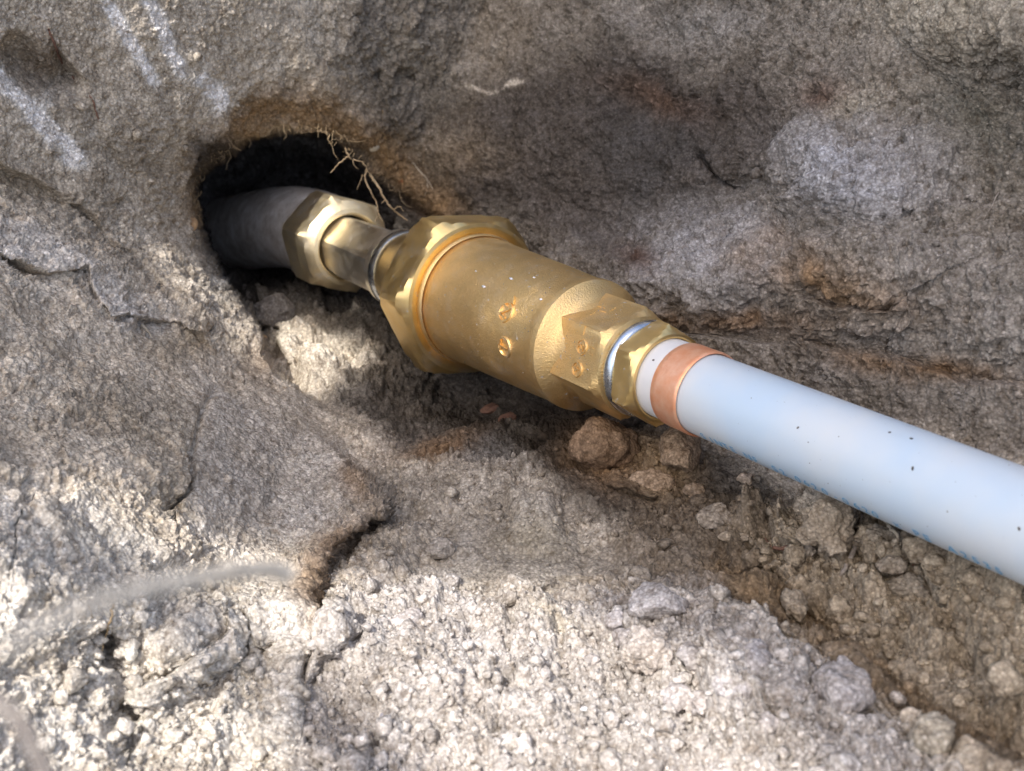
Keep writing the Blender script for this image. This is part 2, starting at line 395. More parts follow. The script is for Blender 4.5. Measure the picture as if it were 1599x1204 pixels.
shelf = zone([(1190, 760), (1300, 780), (1700, 930), (1700, 1180), (1520, 1110), (1380, 1020), (1250, 940), (1130, 870)], 25)
rimf = np.exp(-np.abs(hs)/22.)*sst(560, 440, Y)+.8*np.exp(-(bs/16.)**2)*sst(660, 740, Y)*(X > 300)*sst(1100, 1000, Y)
disp = .45*mid + crust + zone([(980, 360), (1180, 330), (1240, 210), (1420, 220), (1480, 380), (1560, 460), (1500, 560), (1000, 500)], 30)*(.5*c2+.4*c3+.10*fbm(P, .6, 3, 33., .6, True)) + rimf*(.35*c2+.3*c3+.08*fine) + (.16-.09*tight)*bil + (.060+.03*patch-.02*tight)*fine*1.3 + .008*grain \
    + loose*(.7*c1+.5*c2+.32*c3+.12*fbm(P, .5, 3, 17., .6, True)) + .8*c4*(.35+.4*np.maximum(loose*.2, patch*.8)+.5*shelf) + .45*c5 + inh*(.8*c1+.7*c2) + shelf*(.6*c1+.8*c2+.6*c3)
# scattered pits
pit = crumb(uu+40, vv+13, .9, 9, .5)
disp -= (.35*pit)*(1-loose)*patch
env = np.exp(-np.maximum(0, np.maximum(-X-400, X-2000))/300.)
disp = disp*(1-.55*np.exp(-(hs/12.)**2))
P2 = P+Nn*disp[..., None]

# ---- soil colour: dry pale crust, brown and dark earth, painted shade and sun slivers
def srgb(r, g, b): return np.array([((c/255+.055)/1.055)**2.4 if c > 10 else c/3294.6 for c in (r, g, b)])
K = 1.5
col = np.zeros(X.shape+(3,))
col[:] = srgb(168, 158, 147)*K
def paint(mask, c, k=1.0):
    global col
    m = np.clip(mask*k, 0, 1)[..., None]; col = col*(1-m)+(srgb(*c)*K)*m
nb = fbm(P, 2.6, 4, 22.1); nb2 = fbm(P, .9, 4, 28.4)
def soft(pts, s, wob=.35):
    return sst(-s, s, sdpoly(XW2, YW2, pts)+s*wob*2.2*nb)
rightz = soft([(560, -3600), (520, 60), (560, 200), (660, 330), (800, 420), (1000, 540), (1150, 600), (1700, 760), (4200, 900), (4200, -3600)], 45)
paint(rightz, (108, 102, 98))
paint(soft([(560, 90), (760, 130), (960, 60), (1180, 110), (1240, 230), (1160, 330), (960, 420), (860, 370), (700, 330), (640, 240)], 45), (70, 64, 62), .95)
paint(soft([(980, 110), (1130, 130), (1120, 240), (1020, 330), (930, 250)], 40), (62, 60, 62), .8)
paint(blob(XW2, YW2, 1530, 200, 110, 90), (84, 82, 76), .9)
paint(blob(XW2, YW2, 1500, 30, 150, 60), (136, 130, 120), .8)
paint(blob(XW2, YW2, 1340, 270, 100, 60, 10), (132, 134, 146), 1.1)
paint(blob(XW2, YW2, 1120, 390, 130, 70, 0), (126, 126, 134), 1.0)
paint(blob(XW2, YW2, 1480, 480, 120, 70, 20), (122, 118, 118), .9)
paint(blob(XW2, YW2, 1310, 440, 130, 36, 15)*(.7+.8*nb2), (128, 98, 64), 1.0)
paint(blob(XW2, YW2, 1150, 495, 150, 16, 4)*(.8+.8*nb2), (104, 82, 62), 1.1)
paint(blob(XW2, YW2, 1430, 575, 150, 18, 14)*(.8+.8*nb2), (104, 80, 56), 1.1)
paint(blob(XW2, YW2, 1010, 400, 40, 22, 20), (82, 58, 50), .9)
paint(blob(XW2, YW2, 1290, 150, 45, 30, 0), (92, 66, 56), .8); paint(blob(XW2, YW2, 1040, 150, 70, 26, 10), (88, 64, 50), .7)
paint(blob(XW2, YW2, 1350, 160, 45, 30, -20), (140, 134, 126), .8); paint(blob(XW2, YW2, 1100, 30, 120, 40, 0), (112, 112, 116), .6)
paint(blob(XW2, YW2, 750, 60, 140, 60, 0), (122, 112, 100), .6); paint(blob(XW2, YW2, 700, 230, 90, 40, 10), (128, 112, 94), .7)
paint(blob(XW2, YW2, 640, 70, 110, 120, 0), (136, 126, 114), .8)
# band over the hole: warmer, undercut soil with fine roots
hr, _ = sdline(XW, YW, [(315, 330), (318, 260), (370, 205), (430, 165), (520, 170), (590, 240), (650, 310), (690, 330)])
paint(np.exp(-(hr/34.)**2), (142, 112, 74), .95)
# left face
paint(soft([(-60, 330), (60, 370), (180, 440), (260, 500), (190, 500), (110, 430), (-60, 400)], 16), (170, 166, 166), .8)
paint(blob(XW2, YW2, 60, 300, 120, 30, 30), (126, 114, 98), .7); paint(blob(XW2, YW2, 60, 100, 70, 60, 0), (112, 98, 86), .8)
paint(blob(XW2, YW2, 190, 230, 130, 120, 0), (134, 124, 112), .7)
paint(blob(XW2, YW2, 180, 660, 150, 70, 20), (128, 118, 104), .6); paint(blob(XW2, YW2, 290, 540, 60, 40, 20), (120, 106, 86), .6)
paint(blob(XW2, YW2, 260, 790, 50, 30, 20), (110, 98, 80), .7); paint(blob(XW2, YW2, 410, 560, 30, 40, 0), (120, 92, 66), .7)
paint(soft([(320, 600), (520, 680), (600, 770), (450, 850), (300, 850)], 30), (150, 144, 140), .8)
paint(blob(XW2, YW2, 330, 445, 50, 30, 50), (164, 158, 152), .7)
paint(soft([(-900, 730), (0, 770), (120, 800), (260, 900), (460, 900), (480, 1300), (-900, 1300)], 40), (172, 168, 165), .85)  # paler colour painted in to brighten the sunlit lower left
# broken edge of the left mass
ed, et = sdline(XW, YW, [(545, 745), (600, 780), (590, 815), (520, 850), (480, 900), (470, 950)])
paint(np.exp(-(ed/26.)**2), (122, 98, 74), .85)
# hole and floor below the fitting: shade painted in as dark soil
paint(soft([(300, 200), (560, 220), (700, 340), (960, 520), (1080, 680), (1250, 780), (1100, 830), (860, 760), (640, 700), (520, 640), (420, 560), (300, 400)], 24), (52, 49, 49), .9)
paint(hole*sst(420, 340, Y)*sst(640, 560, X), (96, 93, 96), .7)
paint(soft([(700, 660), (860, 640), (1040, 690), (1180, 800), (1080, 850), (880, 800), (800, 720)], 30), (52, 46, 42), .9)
paint(blob(XW2, YW2, 950, 730, 70, 40, 0), (124, 96, 66), .9); paint(blob(XW2, YW2, 1050, 740, 50, 60, 0), (130, 108, 80), .9)
paint(soft([(1000, 790), (1200, 790), (1320, 950), (1230, 990), (1060, 930), (940, 880)], 30), (92, 80, 68), .9)
paint(soft([(600, 720), (840, 770), (980, 880), (860, 930), (640, 960), (560, 860)], 34), (128, 121, 114), .85)
paint(blob(XW2, YW2, 850, 850, 60, 30, 0), (132, 122, 102), .6); paint(blob(XW2, YW2, 740, 720, 60, 26, 20), (96, 98, 106), .6)
paint(blob(XW2, YW2, 680, 700, 60, 16, -8), (112, 84, 54), .8)
paint(blob(XW2, YW2, 470, 555, 60, 40, 20), (192, 182, 168), 1.1); paint(blob(XW2, YW2, 520, 585, 60, 30, 0), (188, 178, 164), 1.1)  # sun patch below the hole boosted by paler paint
# bottom right shelf
paint(soft([(1150, 840), (1300, 780), (1700, 960), (1700, 1230), (1500, 1130), (1380, 1050), (1250, 940)], 24), (128, 116, 100), .95)
fd, ft = sdline(XW, YW, [(1130, 905), (1250, 960), (1330, 1030), (1400, 1085), (1480, 1140), (1680, 1250)])
paint(np.exp(-((fd-2)/26.)**2), (112, 90, 62), .9)
paint(blob(XW2, YW2, 1270, 1050, 130, 26, 42), (78, 76, 78), .8)
paint(soft([(600, 920), (960, 920), (1130, 960), (1400, 1130), (1500, 1204), (1500, 3000), (200, 3000), (470, 1010)], 34), (152, 148, 150), .9)
paint(blob(XW2, YW2, 880, 990, 40, 20, 0), (160, 150, 130), .5)
# white streaks: slivers of grazing sun painted into the soil colour
def stroke(pts, wid, c=(226, 230, 240), k=1.0):
    d, t = sdline(XF, YF, pts); e = np.clip(np.minimum(t+.02, 1.02-t)*7, 0, 1)
    paint(np.exp(-(d/wid)**2)*e*(.75+1.1*nb2), c, k)
stroke([(-20, 105), (30, 150), (70, 195), (105, 235), (125, 255)], 11, k=2.4); stroke([(60, 150), (80, 170)], 10, k=.5)
stroke([(150, -20), (178, 20), (200, 65), (225, 105), (245, 140)], 7, k=2.2)
stroke([(222, -20), (245, 30), (262, 75), (280, 115)], 8, k=2); stroke([(305, 110), (335, 145), (350, 175)], 13, k=1)
stroke([(724, 131), (750, 141), (790, 143), (830, 132)], 3.6, (172, 164, 156), 1.2)
stroke([(330, 430), (350, 450)], 12, (200, 200, 204), .6)
lum = (col@np.array([.3, .6, .1]))[..., None]; col = lum+(col-lum)*.72
col *= (1+.16*nb[..., None]+.16*nb2[..., None])
col *= np.array([.99, 1.0, .955])
col *= (1+.16*vnoise(P, .12, 41.)[..., None]); col = np.clip(col, .01, .85)

ny, nx = X.shape
idx = np.arange(ny*nx).reshape(ny, nx)
quads = np.stack([idx[:-1, :-1], idx[1:, :-1], idx[1:, 1:], idx[:-1, 1:]], -1).reshape(-1, 4)
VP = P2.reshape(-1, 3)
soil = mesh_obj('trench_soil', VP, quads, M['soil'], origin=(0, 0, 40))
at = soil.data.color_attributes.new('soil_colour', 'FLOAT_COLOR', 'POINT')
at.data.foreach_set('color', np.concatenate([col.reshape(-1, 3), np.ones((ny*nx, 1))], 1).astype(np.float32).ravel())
tag(soil, 'dug trench sides and floor of grey sandy soil around the pipe', None, None, 'structure')
def gidx(x, y):
    return int(np.clip(np.searchsorted(gy, y), 0, ny-1)), int(np.clip(np.searchsorted(gx, x), 0, nx-1))
def zt(x, y):
    j, i = gidx(x, y); return float(P2[j, i, 2])
def nt_(x, y):
    j, i = gidx(x, y); a = Nn[max(0, j-8):j+9:2, max(0, i-8):i+9:2].reshape(-1, 3).mean(0); return a/np.linalg.norm(a)
def ct(x, y):
    j, i = gidx(x, y); return col[max(0, j-3):j+4, max(0, i-3):i+4].reshape(-1, 3).mean(0)

# ------------------------------------------------------------------ sunlit outlines, kept open in the added shade leaves overhead
LIT = [[(-2500, 500), (-300, 700), (0, 775), (110, 790), (190, 830), (250, 885), (330, 905), (420, 850), (470, 905), (500, 960), (560, 945), (650, 905), (760, 925), (860, 925),
        (905, 985), (960, 1035), (1040, 1060), (1120, 1110), (1230, 1204), (1500, 1500), (2600, 3200), (-2500, 3200)],
       [(424, 548), (440, 532), (462, 540), (474, 560), (500, 552), (548, 540), (562, 560), (530, 590), (500, 612), (462, 606), (436, 578)],
       ]
SA = np.cross(SUN, [0, 0, 1.]); SA /= np.linalg.norm(SA); SB = np.cross(SUN, SA); SO = np.array([0, .30, .35])
def to_slab(p3):
    q = W(p3)-SO; return np.stack([q@SA, q@SB], -1)
polys = []
for k, L in enumerate(LIT):
    pts = []
    for i in range(len(L)):
        a = np.array(L[i], float); b = np.array(L[(i+1) % len(L)], float)
        for s in range(4):
            c = a+(b-a)*s/4
            if not (-60 < c[0] < 1660 and c[1] < 1260): z = 1/float(smax([floor_w(*c), endlo_w(*c)], .0003))
            else: z = zt(*c)
            pts.append(to_slab(PX(c[0], c[1], z)))
    polys.append([tuple(p) for p in pts])
# gap that lets the sun reach the small nut
def blobpoly(p3, r, n=14, sx=1.0):
    c = to_slab(np.array(p3)); return [(c[0]+r*sx*math.cos(k*6.283/n)*(1+.2*math.sin(3*k)), c[1]+r*math.sin(k*6.283/n)*(1+.2*math.cos(2*k))) for k in range(n)]

# ------------------------------------------------------------------ pipe frame
EA = np.array([-.92, .39, 0]); EA = EA-EA.dot(D)*D; EA /= np.linalg.norm(EA)
EM = np.cross(D, EA); EM = EM if EM[0] < 0 else -EM
def ax(t): return A0+D*t
def sp(t, a, r):
    """point at distance t back along the pipe, angle a (degrees) and radius r"""
    t = np.asarray(t, float)[..., None]; a = np.radians(np.asarray(a, float))[..., None]; r = np.asarray(r, float)[..., None]
    return A0+D*t+r*(np.cos(a)*EA+np.sin(a)*EM)
polys.append(blobpoly(sp(26.6, -40, 2.4), .021, sx=1.3))
polys.append(blobpoly(sp(27.4, -60, 2.4), .018)); polys.append(blobpoly(sp(23.5, -30, 1.4), .010))
polys.append(blobpoly(sp(8.0, 8, 2.3), .006))

# added leafy shade caster 1.5 m up towards the sun, outside the picture: it shades most of the trench
DIST = 1.5
vis = to_slab(np.array([PX(x, y, zt(x, y)) for x in range(-60, 1661, 90) for y in range(-60, 1261, 90)]))
lo, hi = vis.min(0)-.10, vis.max(0)+.10
lr = np.random.default_rng(21); NL = 16000
cen = lo+(hi-lo)*lr.random((NL, 2)); rad = .012+.020*lr.random(NL)
rad[:5000] *= .45
sd = np.full(NL, -1e9)
for p in polys: sd = np.maximum(sd, sdpoly(cen[:, 0], cen[:, 1], p))
ok = sd < -rad*.95
cen, rad = cen[ok], rad[ok]; NL = len(rad)
prof = np.array([(-1, 0), (-.55, .38), (0, .52), (.55, .34), (1, 0), (.55, -.34), (0, -.52), (-.55, -.38)])
tha = lr.random(NL)*6.283; tilt = lr.normal(0, .25, (NL, 2))
lx = prof[None, :, 0]*rad[:, None]; ly = prof[None, :, 1]*rad[:, None]*1.3
px_ = lx*np.cos(tha)[:, None]-ly*np.sin(tha)[:, None]; py_ = lx*np.sin(tha)[:, None]+ly*np.cos(tha)[:, None]
dep = DIST+lr.normal(0, .06, NL)[:, None]+px_*tilt[:, :1]+py_*tilt[:, 1:]
LV = SO+(cen[:, :1]+px_)[..., None]*SA+(cen[:, 1:]+py_)[..., None]*SB+dep[..., None]*SUN
m_leaf, t, b = mat('leaf'); b.inputs['Base Color'].default_value = (.05, .09, .025, 1); b.inputs['Roughness'].default_value = .6
m_bark = plain('bark', (.06, .045, .03), (.14, .11, .08), 40)
bo = SO+SUN*DIST
br = bpy.data.objects.new('shade_branch', None); sc.collection.objects.link(br); br.location = bo
tag(br, 'added unseen leaves and limbs shading the trench, above and behind the camera', 'tree branch')
def raw_obj(name, V, faces, m, parent, o0):
    me = bpy.data.meshes.new(name); me.from_pydata([tuple(v) for v in (V-o0)], [], faces); me.update(); me.materials.append(m)
    o = bpy.data.objects.new(name, me); sc.collection.objects.link(o); o.parent = parent; return o
LF = [tuple(range(i*8, i*8+8)) for i in range(NL)]
fo = raw_obj('shade_foliage', LV.reshape(-1, 3), LF, m_leaf, br, bo); fo['kind'] = 'stuff'

# ------------------------------------------------------------------ the brass fitting
NA = 192
def loft(name, secs, m, parent, hexa=None, a0=0.0, cap0=True, cap1=True, sharp=28, wob=0.0):
    """secs: (t, r) or (t, r, h) with h = across-flats half width of a hexagon that limits the round section (None: round)"""
    V = []; ang = np.arange(NA)*360/NA
    loc = (ang % 60+30) % 60-30            # corners fall at a0 + k*60
    for s in secs:
        t, r = s[0], s[1]; h = s[2] if len(s) > 2 else None
        rr = np.full(NA, float(r))
        if h is not None:
            hx = h/np.cos(np.radians(30-np.abs(loc)))
            rr = np.minimum(rr, hx)
        if wob: rr = rr*(1+wob*np.sin(np.radians(ang*3+t*40)))
        V.append(sp(np.full(NA, t), ang+a0, rr))
    F_ = []; n = len(secs)
    for k in range(n-1):
        for i in range(NA):
            j = (i+1) % NA; F_.append((k*NA+i, k*NA+j, (k+1)*NA+j, (k+1)*NA+i))
    V = np.concatenate(V, 0)
    if cap0: F_.append(tuple(range(NA))[::-1])
    if cap1: F_.append(tuple(range((n-1)*NA, n*NA)))
    bm_f = F_
    o = mesh_obj(name, V, bm_f, m, parent, sharp=sharp)
    # outward normals
    bm = bmesh.new(); bm.from_mesh(o.data); bmesh.ops.recalc_face_normals(bm, faces=bm.faces); bm.to_mesh(o.data); bm.free()
    return o
fit = empty('brass_fitting', sp(10, 0, 0), 'gold brass compression fitting with hexagon nuts joining white pipe to old pipe', 'pipe fitting')
# valve body: tapered cast barrel, rounded shoulder, hexagon socket
bodysecs = [(15.2, 2.45), (14.0, 2.50), (13.3, 2.49), (13.15, 2.52), (12.9, 2.52), (12.75, 2.49), (10.5, 2.43), (8.4, 2.36), (7.4, 2.32), (6.75, 2.29), (6.5, 2.30), (6.3, 2.325), (6.12, 2.325), (6.0, 2.31), (5.95, 2.24), (5.85, 2.10), (5.75, 1.94), (5.63, 1.80), (5.45, 1.71), (5.2, 1.66)]
body = loft('valve_body', bodysecs[::-1], M['cast'], fit, sharp=40)
h1 = 1.66
sock = loft('hexagon_socket', [(3.28, 1.50, h1), (3.32, 1.66, h1), (3.5, 1.82, h1), (3.62, 1.93, h1), (5.5, 1.93, h1), (5.7, 1.95, h1), (5.9, 1.98, h1)], M['cast'], fit, a0=-76, sharp=30)
loft('seal_ring', [(2.82, 1.40), (2.80, 1.50), (2.86, 1.56), (2.98, 1.60), (3.12, 1.60), (3.2, 1.56), (3.32, 1.45)], M['steel'], fit, cap0=False, sharp=60)
h2 = 1.47
loft('union_nut', [(1.86, 1.30), (1.82, 1.36), (1.84, 1.44), (1.93, 1.50, h2), (2.03, 1.60, h2), (2.14, 1.72, h2), (2.7, 1.72, h2), (2.78, 1.62, h2), (2.84, 1.44)], M['machined'], fit, a0=-68, cap0=False, sharp=24)
loft('nut_mouth', [(1.86, 1.30), (2.3, 1.29), (3.0, 1.28)], M['machined'], fit, cap0=False, cap1=False)
# big hexagon nut
h3 = 3.02
big = loft('large_hexagon_nut', [(15.9, 1.9), (15.9, 2.5, h3), (15.7, 2.95, h3), (15.45, 3.25, h3), (15.1, 3.5, h3), (14.3, 3.5, h3), (13.95, 3.36, h3), (13.72, 3.18, h3), (13.55, 3.0, h3), (13.52, 2.86), (13.56, 2.72), (13.62, 2.60), (13.95, 2.57), (14.8, 2.56)][::-1],
           M['machined'], fit, a0=-37, cap0=False, cap1=False, sharp=24)
loft('retaining_lip', [(13.40, 2.50), (13.34, 2.55), (13.40, 2.61), (13.55, 2.62), (13.8, 2.58)], M['cast'], fit, cap0=False, cap1=False, sharp=50)
loft('nut_neck', [(15.8, 2.3), (17.0, 2.2), (17.6, 2.0), (19.1, 1.7)], M['machined'], fit, sharp=30)
loft('silver_washer', [(19.1, 1.5), (19.15, 1.72), (19.25, 1.77), (19.6, 1.77), (19.7, 1.72), (19.75, 1.5)], M['steel'], fit, sharp=50)
h4 = 1.36
loft('hexagon_nipple', [(19.75, 1.45), (19.8, 1.66), (20.1, 1.72), (20.25, 1.6), (20.35, 1.46, h4), (20.6, 1.57, h4), (24.0, 1.57, h4), (25.4, 1.44, h4), (26.5, 1.38, h4)], M['silvery_brass'], fit, a0=-52, sharp=24)
h5 = 2.14
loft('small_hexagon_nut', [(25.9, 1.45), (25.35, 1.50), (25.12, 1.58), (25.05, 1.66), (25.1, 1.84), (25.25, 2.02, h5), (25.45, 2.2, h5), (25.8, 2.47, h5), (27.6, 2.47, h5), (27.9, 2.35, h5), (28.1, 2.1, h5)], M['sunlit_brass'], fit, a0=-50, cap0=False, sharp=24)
# copper olive and the white end of the pipe inside the nut
loft('copper_ring', [(0.0, 1.27), (-.03, 1.30), (.0, 1.335), (.1, 1.345), (.5, 1.335), (.9, 1.345), (1.12, 1.335), (1.16, 1.30), (1.12, 1.26)], M['copper'], fit, cap0=False, cap1=False, sharp=50, wob=.004)
def glyph(text, size, ext):
    c = bpy.data.curves.new('t', 'FONT'); c.body = text; c.size = size; c.extrude = ext; c.align_x = 'CENTER'; c.align_y = 'CENTER'; c.resolution_u = 4
    o = bpy.data.objects.new('t', c); me = bpy.data.meshes.new_from_object(o)
    V = np.array([v.co[:] for v in me.vertices]); F_ = [tuple(p.vertices) for p in me.polygons]
    bpy.data.objects.remove(o); bpy.data.curves.remove(c); bpy.data.meshes.remove(me); return V, F_
def on_surface(name, V, F_, parent, m, t0, a0, rfun, rot=0, flat=None, off=0.0):
    """V: x along the letters, y up, z off the surface"""
    c, s = math.cos(R(rot)), math.sin(R(rot)); x = V[:, 0]*c-V[:, 1]*s; y = V[:, 0]*s+V[:, 1]*c
    if flat is None:
        r = rfun(t0-x)+V[:, 2]+off; pts = sp(t0-x, a0-np.degrees(y/rfun(t0-x)), r)
    else:
        # flat: a hexagon face whose middle is at angle 'flat'
        tang = -math.sin(R(flat))*EA+math.cos(R(flat))*EM; nrm = math.cos(R(flat))*EA+math.sin(R(flat))*EM
        u0 = math.tan(R(a0-flat))*flatr
        pts = A0+D*(t0-x)[:, None]+nrm*(flatr+V[:, 2]+off)[:, None]+tang*(u0-y)[:, None]
    return mesh_obj(name, pts, F_, m, parent, smooth=False)
def ringmesh(r0, w, hgt, n=40, sq=1.0):
    V = []; F_ = []
    for i in range(n):
        a = i*2*math.pi/n; c, s = math.cos(a), math.sin(a)
        for (rr, z) in ((r0-w, 0), (r0-w*.5, hgt), (r0+w*.5, hgt), (r0+w, 0)): V.append((c*rr*sq, s*rr, z))
    for i in range(n):
        j = (i+1) % n
        for k in range(3): F_.append((i*4+k, j*4+k, j*4+k+1, i*4+k+1))
    return np.array(V), F_
def rbody(t): return np.interp(t, [5.7, 5.95, 6.3, 7.4, 8.4, 10.5, 13.3], [1.9, 2.24, 2.33, 2.32, 2.36, 2.43, 2.49])
for (t0, a0, tx, rot) in ((8.05, 1, 'N', 78), (7.75, 30, 'T', 80)):
    V, F_ = ringmesh(.33, .06, .075); on_surface('embossed_ring', V, F_, body, M['cast'], t0, a0, rbody, off=-.012)
    V, F_ = glyph(tx, .62, .03); on_surface('embossed_letter', V, F_, body, M['cast'], t0, a0, rbody, rot, off=.045)
V, F_ = glyph('V', .46, .03); on_surface('embossed_letter', V, F_, body, M['cast'], 7.9, -9, rbody, 60, off=.045)
flatr = h1
for (a0, fl, tx, t0) in ((5, 14, '2', 4.35), (30, 14, '4', 4.35)):
    V, F_ = ringmesh(.235, .045, .06); on_surface('embossed_ring', V, F_, sock, M['cast'], t0, a0, None, 0, fl, off=-.01)
    V, F_ = glyph(tx, .42, .025); on_surface('embossed_numeral', V, F_, sock, M['cast'], t0, a0, None, 75, fl, off=.04)
for (t0, a0, L_, rot, fl) in ((4.4, -12, .3, 90, 14), (4.95, 3, .22, 10, 14), (3.85, 2, .22, 4, 14), (3.85, 9, .2, 4, 14), (5.0, -52, .34, 8, -46), (4.7, -46, .3, 8, -46), (4.9, -38, .3, 95, -46), (4.5, -55, .26, 95, -46)):
    V = np.array([(-L_/2, -.012, 0), (L_/2, -.012, 0), (L_/2, .012, 0), (-L_/2, .012, 0), (-L_/2, -.006, .03), (L_/2, -.006, .03), (L_/2, .006, .03), (-L_/2, .006, .03)])
    on_surface('embossed_stroke', V, [(4, 5, 6, 7), (0, 1, 5, 4), (1, 2, 6, 5), (2, 3, 7, 6), (3, 0, 4, 7)], sock, M['cast'], t0, a0, None, rot, fl)

# ------------------------------------------------------------------ the plastic pipe and the old pipe
pp = empty('plastic_pipe', sp(-8, 0, 0), 'milky blue-white plastic water pipe leaving the copper ring towards lower right', 'pipe')
tube = loft('pipe_wall', [(-46, 1.25)]+[(-44+2*k, 1.25) for k in range(22)]+[(-.6, 1.25), (0, 1.25), (.6, 1.25), (2.9, 1.25)], M['plastic'], pp, sharp=60)
loft('white_pipe_end', [(1.17, 1.262), (1.2, 1.275), (2.0, 1.275), (2.9, 1.275)], M['insert'], pp, cap0=False, cap1=False)
def rp(t): return np.full(np.shape(t), 1.25)
txt = [('S', .9), ('I', 1.25), ('N', 1.55), ('T', 1.85), ('E', 2.15), ('N', 2.75), ('F', 3.05), ('S', 3.8), ('2', 4.1), ('0', 4.65), ('6', 4.95), ('2', 5.25), ('0', 5.6), ('-', 5.95), ('0', 6.3), ('6', 6.65), ('2', 6.95), ('0', 7.25),
       ('x', 7.9), ('P', 8.5), ('E', 8.8), ('A', 9.5), ('2', 9.85), ('5', 10.15), ('3', 10.45), ('5', 10.75), ('P', 11.6), ('1', 12.3), ('2', 12.6), ('5', 12.9), ('G', 13.6), ('S', 13.9)]
for ch, d in txt:
    V, F_ = glyph(ch, .40, .002); o = on_surface('printed_character', V, F_, tube, M['print'], -d, 69, rp, 0, off=.016)
# grit and a chip on the pipe
def tubes(pts, rad, n=7, seedv=0.0, wob=.12):
    pts = np.array(pts, float); k = len(pts); V = []; F_ = []
    for i in range(k):
        tg = pts[min(i+1, k-1)]-pts[max(i-1, 0)]; tg /= np.linalg.norm(tg)+1e-9
        a = np.cross(tg, (0.3, .2, 1)); a /= np.linalg.norm(a)+1e-9; b = np.cross(tg, a)
        r = rad[i] if hasattr(rad, '__len__') else rad
        for j in range(n):
            th_ = j*2*math.pi/n; rr = r*(1+wob*math.sin(i*2.1+j*1.7+seedv)); V.append(pts[i]+rr*(math.cos(th_)*a+math.sin(th_)*b))
    for i in range(k-1):
        for j in range(n):
            jj = (j+1) % n; F_.append((i*n+j, i*n+jj, (i+1)*n+jj, (i+1)*n+j))
    F_.append(tuple(range(n))); F_.append(tuple(range((k-1)*n, k*n))[::-1])
    return np.array(V), F_
def spline(pts, n=6, jit=0.0):
    """Catmull-Rom through 3D points"""
    p = np.array(pts, float); p = np.vstack([2*p[0]-p[1], p, 2*p[-1]-p[-2]]); out = []
    for i in range(1, len(p)-2):
        for s in range(n):
            t = s/n; a, b, c, d = p[i-1:i+3]
            out.append(.5*((2*b)+(c-a)*t+(2*a-5*b+4*c-d)*t*t+(3*b-a-3*c+d)*t**3))
    out.append(p[-2]); out = np.array(out)
    if jit: out[1:-1] += rng.normal(0, jit, out[1:-1].shape)
    return out
# old pipe going back into the ground, dipping a little
axp = spline([ax(27.6), ax(30), ax(32.5)+np.array([-.1, -.25, 0]), ax(36)+np.array([-.3, -.9, .2]), ax(41)+np.array([-.6, -2.0, .4]), ax(47)+np.array([-.8, -3.4, .6])], 8)
V, F_ = tubes(axp, 2.12, 64, 0, 0.0)
V = V+(fbm(V, .8, 3, 5.)*.06)[:, None]*EM
op = mesh_obj('old_pipe', V, F_, M['grey_pipe'])
tag(op, 'old grey soil-crusted pipe running back into the dark hole', 'pipe')

# ------------------------------------------------------------------ lumps, stones
def ico(sub):
    bm = bmesh.new(); bmesh.ops.create_icosphere(bm, subdivisions=sub, radius=1); bm.verts.ensure_lookup_table()
    V = np.array([v.co[:] for v in bm.verts]); F_ = np.array([[v.index for v in f.verts] for f in bm.faces]); bm.free(); return V, F_
I5, I4, I3, I1 = ico(5), ico(4), ico(3), ico(1)
def lump(name, x, y, rx, ry, label, cat, rot=0, group=None, colr=None, m=None, seed=0, sink=.35, angular=.5, rough=1.0, sub=None, flat=.75, dz=0.0):
    z = zt(x, y); n = nt_(x, y)
    V0, F_ = sub or (I5 if max(rx, ry) > 26 else I4)
    s = z/F; right = np.array([1., 0, 0]); right -= right.dot(n)*n; right /= np.linalg.norm(right); dn = np.cross(n, right)
    if dn[1] > 0: dn = -dn
    a = R(rot); ex = math.cos(a)*right+math.sin(a)*dn; ey = -math.sin(a)*right+math.cos(a)*dn
    V = V0.copy(); r_ = np.random.default_rng(seed+int(x*7+y))
    if angular:
        for k in range(9):
            q = r_.normal(size=3); q /= np.linalg.norm(q); c = .62+.3*r_.random()
            d = V@q; V = V-np.outer(np.maximum(0, d-c), q)*angular*1.6
    rad = (rx+ry)/2*s
    V = V*np.array([rx*s, ry*s*1.15, min(rx, ry)*s*flat])
    off = seed*3.1+x*.01
    Q = V+off
    nd = V/np.linalg.norm(V, axis=1, keepdims=True)
    dd = rough*(.30*rad*fbm(Q, rad*.8, 3, 1.) + .16*min(rad, .6)*fbm(Q, min(.4, rad*.6), 4, 3., .65, True) + .02*vnoise(Q, .09, 5.))
    V = V+nd*dd[:, None]
    c0 = PX(x, y, z)+n*(min(rx, ry)*s*flat*(1-2*sink)+(.10 if cat == 'soil clod' else 0)) + np.array([0, 0, dz])
    P_ = c0+V[:, :1]*ex+V[:, 1:2]*ey+V[:, 2:]*n
    o = mesh_obj(name, P_, F_, m or M['soil'], origin=c0)
    if m is None:
        c = (srgb(*colr)*K*1.05 if colr is not None else ct(x, y)); c = c@np.array([.3, .6, .1])+(c-c@np.array([.3, .6, .1]))*.62; c = c*.65+ct(x, y)*.35; cc = c*(1+.15*fbm(Q, .5, 3, 9.)[:, None]+.14*vnoise(Q, .12, 2.)[:, None])
        at = o.data.color_attributes.new('soil_colour', 'FLOAT_COLOR', 'POINT')
        at.data.foreach_set('color', np.concatenate([np.clip(cc, .01, .85), np.ones((len(cc), 1))], 1).astype(np.float32).ravel())
    return tag(o, label, cat, group)
G = 'clods of dry soil lying in the trench'
PALE = (160, 155, 156); BROWN = (136, 118, 96)
